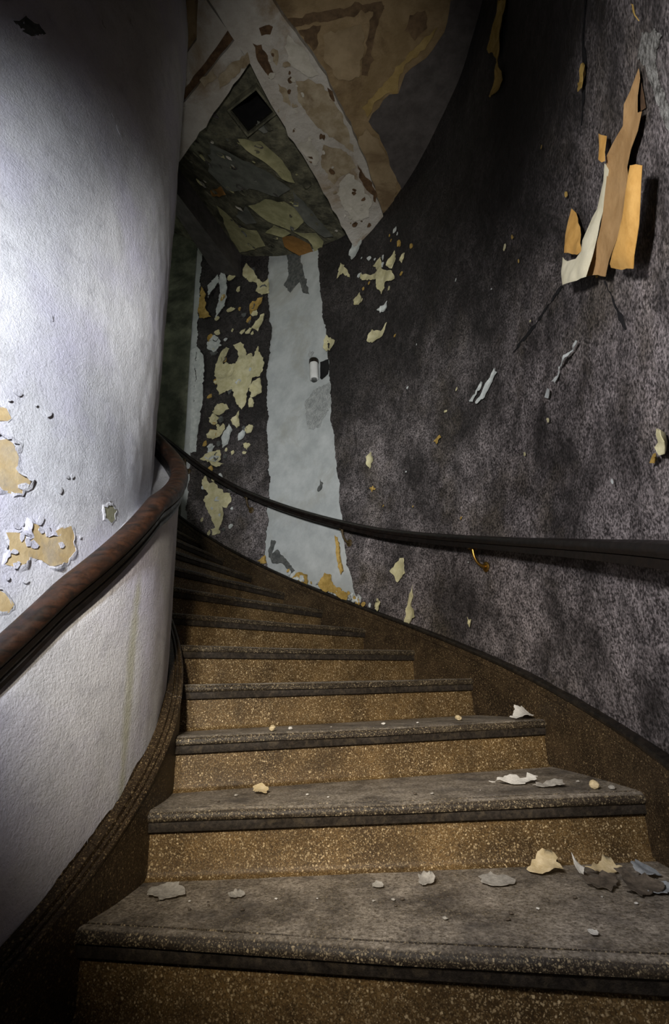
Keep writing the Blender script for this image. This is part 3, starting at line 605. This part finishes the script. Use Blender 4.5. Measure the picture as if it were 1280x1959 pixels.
for i in range(70):                                  # and on the mouldy soffit
    sd += 1; k = rnd.uniform(4.2, 8.6); R = rnd.uniform(1.35, 2.6)
    sheet('soffit_flake', blob((k*.4, R), rnd.uniform(.012, .06), rnd), lambda u, v, off: on_rec(u/.4, v, off), M[rnd.choice(('recy', 'recg', 'rec', 'rec', 'cgrey', 'palec'))], ceiling, base=.006+.008*rnd.random(), lift=.022, step=.015, amp=.010, seed=sd)

# ---------------------------------------------------------------- staircase
stair = empty('staircase', P((RI+RO)/2, theta(1), 0), 'worn brown terrazzo staircase winding up to the left between the walls', 'staircase')
def line_pt(k, R, d, z):
    t = theta(k); n_ = Vector((-math.sin(t), math.cos(t), 0)); q = P(R, t, z)+n_*(OFF+d); return q
KS = range(-3, 17)
NS = 40
Ra, Rb = RI-.04, RO+.012
fr = [(.034, -.056), (.012, -.056), (.009, -.053), (.0085, -.031), (.006, -.029), (.0005, -.026), (-.0015, -.018), (.001, -.010), (.006, -.004), (.014, -.001), (.027, 0), (.0285, -.0035), (.032, -.0035), (.0335, .0005), (.06, .0005)]
for k in KS:
    z0 = k*RISE; vs = []; rr = random.Random(k)
    for i in range(NS+1):
        R = Ra+(Rb-Ra)*i/NS
        for j, (d, dz) in enumerate(fr):
            w = .0022*fbm((R*6, k*3.3, j*.6), 3) if j > 2 else 0
            vs.append(line_pt(k, R, d-w, z0+dz+w*.5-(.004*max(0, 1-abs((R-1.95)/.5)) if 4 < j < 14 else 0)))
        a = line_pt(k, R, .06, z0); b = line_pt(k+1, R, .045, z0)
        for s in (.25, .5, .75, 1): q = a.lerp(b, s); q.z += .001*fbm((q.x*9, q.y*9, k), 3); vs.append(q)
    o = mesh_obj('tread', vs, flip(grid_faces(NS+1, len(fr)+4)), M['tread'], None, 50); under(o, stair)
    o.data.materials.append(M['mortar']); nv_ = len(fr)+3
    for f in o.data.polygons:
        if f.index % nv_ < 4: f.material_index = 1
    vs = []                                          # riser with a small cove at its foot
    pr = [(.022, -.045), (.022, -.10), (.022, -.150), (.019, -.160), (.012, -.167), (.0, -.1705)]
    for i in range(NS+1):
        R = Ra+(Rb-Ra)*i/NS
        for d, dz in pr: vs.append(line_pt(k, R, .002+d+.001*fbm((R*5, dz*20, k), 2), z0+dz))
    o = mesh_obj('riser', vs, grid_faces(NS+1, len(pr)), M['riser'], None, 50); under(o, stair)
# strings: the inner one carries a moulded sloping cap, the outer one a dark bead
inner = [(.053, -.42), (.053, .128), (.056, .131), (.057, .138), (.052, .143), (.046, .143), (.044, .137), (.041, .137), (.039, .145), (.032, .148), (.030, .141), (.026, .141), (.024, .151), (.008, .159), (.004, .161), (.003, .156), (.0005, .156), (-.001, .168), (-.012, .170), (-.03, .170), (-.03, -.42)]
ks = [-3.4, -1.2, .9, 2.9, 4.9, 6.9, 8.9, 10.9, 13]
for a, b in zip(ks, ks[1:]):
    under(sweep('inner_string', inner, RWI, 0, a+.004, b-.004, 44, M['string'], wob=.0006), stair)
outer = [(0, -.42), (0, .118), (.003, .121), (.003, .126), (-.002, .130), (-.002, .158), (.006, .163), (.05, .163), (.05, -.42)]
beadp = [(-.004, .160), (-.010, .165), (-.011, .174), (-.006, .181), (.004, .184), (.045, .186), (.045, .160)]
ks = [-3.4, -2.25, -.25, 1.75, 3.75, 5.75, 7.75, 9.75, 12, 15.5]
for a, b in zip(ks, ks[1:]):
    so = under(sweep('outer_string', outer, RO, 0, a+.004, b-.004, 40, M['string'], wob=.0006), stair)
    bo = sweep('bead', beadp, RO, 0, a, b, 40, M['bead'], wob=.001); bo.parent = so

# ---------------------------------------------------------------- handrails
def oval(w, h, n=20, p_=2.4):
    o = []
    for i in range(n):
        a = 2*math.pi*i/n; c, s = math.cos(a), math.sin(a)
        o.append((w*math.copysign(abs(c)**(2/p_), c), h*math.copysign(abs(s)**(2/p_), s)))
    return o
hl = empty('handrail', P(RWI, theta(1), 1.0), 'brown wooden handrail curving up along the pale newel wall', 'handrail')
under(sweep('rail', oval(.036, .036), RWI-.004, hin, K0, 13, 170, M['wood'], wob=.0006), hl)
under(sweep('rail_plinth', [(-.022, -.082), (.016, -.082), (.019, -.066), (.016, -.060), (.026, -.045), (.028, -.030), (.016, -.022), (-.022, -.022)], RWI-.004, hin, K0, 13, 170, M['woodd']), hl)
hr = empty('handrail', P(RO-.06, theta(3), 1.2), 'almost black wooden handrail bracketed to the dark outer wall', 'handrail')
def hro(k): return float(np.interp(k, [.9, 2.1, 3.3, 5.2, 9, 11.8], [.752, .749, .742, .718, .722, .765]))
body = [(-.030, -.006), (-.034, .004), (-.034, .016), (-.028, .026), (-.014, .031), (.010, .031), (.026, .026), (.032, .016), (.032, .004), (.028, -.006)]
foot = [(-.024, -.034), (.024, -.034), (.026, -.010), (.022, -.0055), (-.022, -.0055), (-.026, -.010)]
under(sweep('rail', body, RO-.055, hro, K0, 15, 180, M['woodd']), hr)
under(sweep('rail_plinth', foot, RO-.055, hro, K0, 15, 180, M['woodd']), hr)
def tube(name, pts, r, mat, n=10):
    vs = []; up = Vector((.3, .2, 1)).normalized()
    for i, q in enumerate(pts):
        d = (pts[min(i+1, len(pts)-1)]-pts[max(i-1, 0)]).normalized(); a = d.cross(Vector((d.y, -d.x, .3))).normalized(); b = d.cross(a)
        rr = r[i] if isinstance(r, (list, tuple)) else r
        vs += [q+a*rr*math.cos(2*math.pi*j/n)+b*rr*math.sin(2*math.pi*j/n) for j in range(n)]
    return mesh_obj(name, vs, grid_faces(len(pts), n, True)+[tuple(reversed(range(n))), tuple(range(len(vs)-n, len(vs)))], mat, None, 50)
def disc(name, c, d, r, h, mat, n=16):
    d = d.normalized(); a = d.orthogonal().normalized(); b = d.cross(a); vs = []
    for rr, hh in ((r, 0), (r, h*.5), (r*.75, h), (r*.2, h)): vs += [c+d*hh+a*rr*math.cos(2*math.pi*j/n)+b*rr*math.sin(2*math.pi*j/n) for j in range(n)]
    return mesh_obj(name, vs, grid_faces(4, n, True)+[tuple(range(3*n, 4*n))], mat, None, 40)
for k, m_ in ((-.1, 'brass'), (3.39, 'brass'), (6.05, 'iron'), (8.75, 'iron'), (11.2, 'iron')):
    t = theta(k); z = k*RISE+hro(k); rad = Vector((math.cos(t), math.sin(t), 0))
    w0 = wall_pt(t, z-.125, .004); top = P(RO-.055, t, z-.036)
    c1 = w0-rad*.035; c2 = Vector((top.x, top.y, w0.z+.02))
    pts = [((1-s)**3)*w0+3*s*(1-s)**2*c1+3*s*s*(1-s)*c2+s**3*top for s in [i/9 for i in range(10)]]
    br = under(tube('bracket', pts, [.009, .009, .008, .0075, .007, .007, .007, .0075, .008, .010], M[m_]), hr)
    for nm, c, d, r_, h_ in (('bracket_rose', w0, -rad, .026, .010), ('bracket_saddle', top+Vector((0, 0, -.003)), Vector((0, 0, 1)), .022, .006)):
        x = disc(nm, c, d, r_, h_, M[m_]); x.parent = br

# ---------------------------------------------------------------- hanging torn paper on the right wall
hp = empty('torn_wallpaper', wall_pt(HANG_MAIN[0][0], HANG_MAIN[0][1]-.6), 'long golden tan tatter of wallpaper hanging loose on the dark right wall', 'wallpaper')
def lifted(q, bulge=0.0):
    """stand-off from the wall, blended from the stand-off given at each corner, with an extra bulge inside"""
    pm = [(t*RW, z) for t, z, o in q]
    def f(u, v):
        ws = [1/((u-x)**2+(v-y)**2+1e-6)**1.4 for x, y in pm]
        return sum(w*o for w, (t, z, o) in zip(ws, q))/sum(ws)+bulge*min(1, edge_dist((u, v), pm)/.03)
    return pm, f
for nm, q, m_, bu in (('paper_sheet', HANG_MAIN, 'hang', -.004), ('paper_roll', HANG_ROLL, 'hang2', .012), ('paper_fold', HANG_CREAM, 'hangc', .006),
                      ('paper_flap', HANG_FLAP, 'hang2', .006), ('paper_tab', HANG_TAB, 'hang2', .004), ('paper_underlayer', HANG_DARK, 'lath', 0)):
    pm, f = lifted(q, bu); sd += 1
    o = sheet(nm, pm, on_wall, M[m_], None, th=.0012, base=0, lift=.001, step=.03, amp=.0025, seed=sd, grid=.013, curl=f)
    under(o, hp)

# ---------------------------------------------------------------- small porcelain fitting on the bare strip
ft, fz = FITTING
fp = wall_pt(ft, fz, 0); rad = Vector((math.cos(ft), math.sin(ft), 0)); tan_ = Vector((-math.sin(ft), math.cos(ft), 0)); Z_ = Vector((0, 0, 1))
fit = empty('wall_fitting', fp, 'small white cylindrical fitting beside a dark hole on the bare plaster strip', 'fitting')
def lathe(name, c, ax, prof, mat, n=24):
    a = ax.orthogonal().normalized(); b = ax.cross(a); vs = []
    for r_, h in prof: vs += [c+ax*h+a*r_*math.cos(2*math.pi*j/n)+b*r_*math.sin(2*math.pi*j/n) for j in range(n)]
    o = mesh_obj(name, vs, grid_faces(len(prof), n, True)+[tuple(reversed(range(n))), tuple(range(len(vs)-n, len(vs)))], mat, None, 40)
    bm = bmesh.new(); bm.from_mesh(o.data); bmesh.ops.recalc_face_normals(bm, faces=bm.faces); bm.to_mesh(o.data); bm.free(); return o
bc = fp-rad*.045
under(lathe('body', bc, Z_, [(.030, -.085), (.036, -.080), (.036, .055), (.034, .062)], M['porcelain']), fit)
under(lathe('cap', bc, Z_, [(.038, .060), (.039, .066), (.039, .092), (.034, .100)], M['bead']), fit)
under(lathe('collar', bc, Z_, [(.016, -.100), (.022, -.096), (.022, -.084)], M['greyhole']), fit)
hole = [(ft*RW+dx, fz+dz) for dx, dz in ((-.035, .08), (-.125, .065), (-.135, -.02), (-.12, -.075), (-.05, -.095), (-.03, -.07))]
under(sheet('hole_shade', hole, on_wall, M['shaft'], None, base=.003, lift=.001, step=.03, amp=.006, seed=77), fit)  # flat black sheet, the hole's darkness put in as colour

# ---------------------------------------------------------------- fallen scraps on the treads
def scrap(name, k, c, size, mat, label, cat, seed, h=.02, rot=0.0, lift=0.0, aspect=.55, group=None):
    """a curled sheet lying on tread k at (x, y)"""
    rnd = random.Random(seed); n = 8; pl = []
    for i in range(n):
        a = 2*math.pi*i/n; r_ = rnd.uniform(.5, 1.15)*size; x, y = r_*math.cos(a), r_*aspect*math.sin(a)
        pl.append((x*math.cos(rot)-y*math.sin(rot), x*math.sin(rot)+y*math.cos(rot)))
    ca, sa = math.cos(rot), math.sin(rot); ph = rnd.uniform(0, 6); z0 = k*RISE+.0035+lift
    def fn(u, v, off):
        off += .12*size*abs(fbm((u/size*1.6+seed, v/size*1.6, seed*.7), 2)); s = (-u*sa+v*ca)/(size*aspect); e = (u*ca+v*sa)/size
        return Vector((c[0]+u, c[1]+v, z0+off+h*max(0, .55*s+.45)**2+h*.35*max(0, math.sin(e*2.4+ph))))
    o = sheet(name, pl, fn, mat, None, th=.0016, base=.0016, lift=.002, step=size*.12, amp=size*.14, seed=seed, grid=max(.006, size*.22))
    o['label'] = label; o['category'] = cat
    if group: o['group'] = group
    return o
def chunk(name, k, c, size, mat, label, cat, seed, flat=.6, group=None):
    bm = bmesh.new(); bmesh.ops.create_icosphere(bm, subdivisions=2, radius=size)
    for v in bm.verts: v.co *= 1+.35*fbm((v.co.x/size+seed, v.co.y/size, v.co.z/size), 2); v.co.z *= flat
    mz = min(v.co.z for v in bm.verts)
    me = bpy.data.meshes.new(name); bm.to_mesh(me); bm.free(); me.materials.append(mat)
    o = bpy.data.objects.new(name, me); COL.objects.link(o); o.location = (c[0], c[1], k*RISE-mz+.0015); o['label'] = label; o['category'] = cat
    if group: o['group'] = group
    return o
def at(k, R, d): q = line_pt(k, R, d, 0); return (q.x, q.y)
scrap('paper_scrap', 1, (.52, 1.585), .058, M['tanscrap'], 'wide tan paper curl against the riser, right of centre on the lowest full tread', 'paper scrap', 1, .030, .1, aspect=.5)
scrap('paper_scrap', 1, (.665, 1.565), .048, M['tanscrap'], 'pointed tan paper sliver right of the wide tan curl on the lowest full tread', 'paper scrap', 2, .03, .15, aspect=.5)
scrap('paper_scrap', 1, (.598, 1.545), .026, M['whitescrap'], 'small upright whitish flap between the two tan curls on the lowest full tread', 'paper scrap', 3, .045, 1.2, aspect=.8)
scrap('plaster_scrap', 1, (.375, 1.53), .060, M['scrap'], 'crumbled pale grey plaster left of the wide tan curl on the lowest full tread', 'plaster scrap', 4, .012, .1, aspect=.6)
scrap('plaster_chip', 1, (.205, 1.525), .024, M['scrap'], 'single grey plaster chip near the middle of the lowest full tread', 'plaster chip', 5, .02, .2, aspect=.8)
scrap('paper_sheet_scrap', 1, (.752, 1.53), .045, M['scrapb'], 'blue-grey torn sheet at the right edge of the lowest full tread', 'paper scrap', 6, .022, .5, aspect=.7)
scrap('paper_sheet_scrap', 1, (.735, 1.43), .048, M['scrapb'], 'flat blue-grey sheet in front of the upright one at the right frame edge', 'paper scrap', 7, .010, .3, aspect=.7)
scrap('paint_curl', 1, (.615, 1.47), .065, M['brownscrap'], 'brown crumpled curl in front of the pointed tan sliver', 'paint curl', 8, .018, .1, aspect=.5)
scrap('paint_curl', 1, (.69, 1.44), .065, M['brownscrap'], 'larger brown curl beside the blue-grey sheets on the lowest full tread', 'paint curl', 9, .025, -.4, aspect=.7)
scrap('plaster_scrap', 1, (-.435, 1.50), .055, M['scrap'], 'broad grey plaster flake at the left end of the lowest full tread', 'plaster scrap', 10, .015, -.3, aspect=.7)
scrap('plaster_chip', 1, (-.262, 1.475), .026, M['scrap'], 'thin grey chip right of the broad flake at the left of the lowest full tread', 'plaster chip', 11, .010, .6, aspect=.4)
scrap('plaster_chip', 1, (.077, 1.515), .022, M['scrap'], 'faint flat grey chip just left of the middle of the lowest full tread', 'plaster chip', 12, .008, 0, aspect=.6)
scrap('plaster_chip', 1, (.480, 1.218), .013, M['whitescrap'], 'tiny pale chip near the front edge of the lowest full tread', 'plaster chip', 13, .004, 0, aspect=.7)
scrap('dust_heap', 2, at(2, 1.56, .19), .034, M['tanscrap'], 'little cone of tan dust and paper at the left on the second tread', 'debris', 14, .018, 0, aspect=.7)
scrap('paper_shard', 2, at(2, 2.36, .20), .075, M['whitescrap'], 'long whitish paper shard at the back of the second tread, right side', 'paper scrap', 15, .022, .2, aspect=.3)
scrap('paper_shard', 2, at(2, 2.44, .13), .060, M['scrap'], 'flat grey shard between the white shard and the pebble on the second tread', 'paper scrap', 16, .012, -.1, aspect=.35)
chunk('pebble', 2, at(2, 2.555, .075), .014, M['tanscrap'], 'round pale pebble at the right end of the second tread', 'pebble', 17, .9)
chunk('plaster_chip', 2, at(2, 2.60, .06), .010, M['scrap'], 'small angular chip just right of the round pebble on the second tread', 'plaster chip', 18, .6)
chunk('crumb', 3, at(3, 1.60, .04), .012, M['tanscrap'], 'pale yellow crumb at the left on the third tread', 'crumb', 19, .8)
chunk('crumb', 3, at(3, 1.665, .05), .008, M['whitescrap'], 'smaller white crumb just right of the yellow one on the third tread', 'crumb', 20, .7)
chunk('crumb', 3, at(3, 2.37, .16), .013, M['tanscrap'], 'tan crumb near the right end of riser four on the third tread', 'crumb', 21, .8)
chunk('crumb', 3, at(3, 2.03, .10), .009, M['whitescrap'], 'white crumb in the middle of the third tread', 'crumb', 22, .5)
scrap('paint_flake_scrap', 3, at(3, 2.585, .05), .055, M['whitescrap'], 'big white paint flake lying over the nosing at the right of the third tread', 'paint flake', 23, .035, .25, aspect=.6)

rnd = random.Random(31)
for i in range(36):
    k = rnd.choice((1, 1, 1, 1, 2, 2, 2, 3)); R = rnd.uniform(RI+.05, RO-.05); d = .10+.22*rnd.random()**.6 if k == 1 else rnd.uniform(.06, .2)
    if k == 1: d *= .6+.4*(R-RI)/(RO-RI)
    mk = rnd.choice(('scrap', 'scrap', 'brownscrap', 'whitescrap', 'brownscrap'))
    where = {1: 'the lowest full tread', 2: 'the second tread', 3: 'the third tread'}[k]; hue = {'scrap': 'grey', 'brownscrap': 'brown', 'whitescrap': 'white'}[mk]
    chunk('plaster_crumb', k, at(k, R, d), rnd.uniform(.0025, .0065), M[mk], 'tiny %s plaster crumb lying in the dust of %s' % (hue, where), 'crumb', 100+i, .5, group='tiny %s crumbs on %s' % (hue, where))
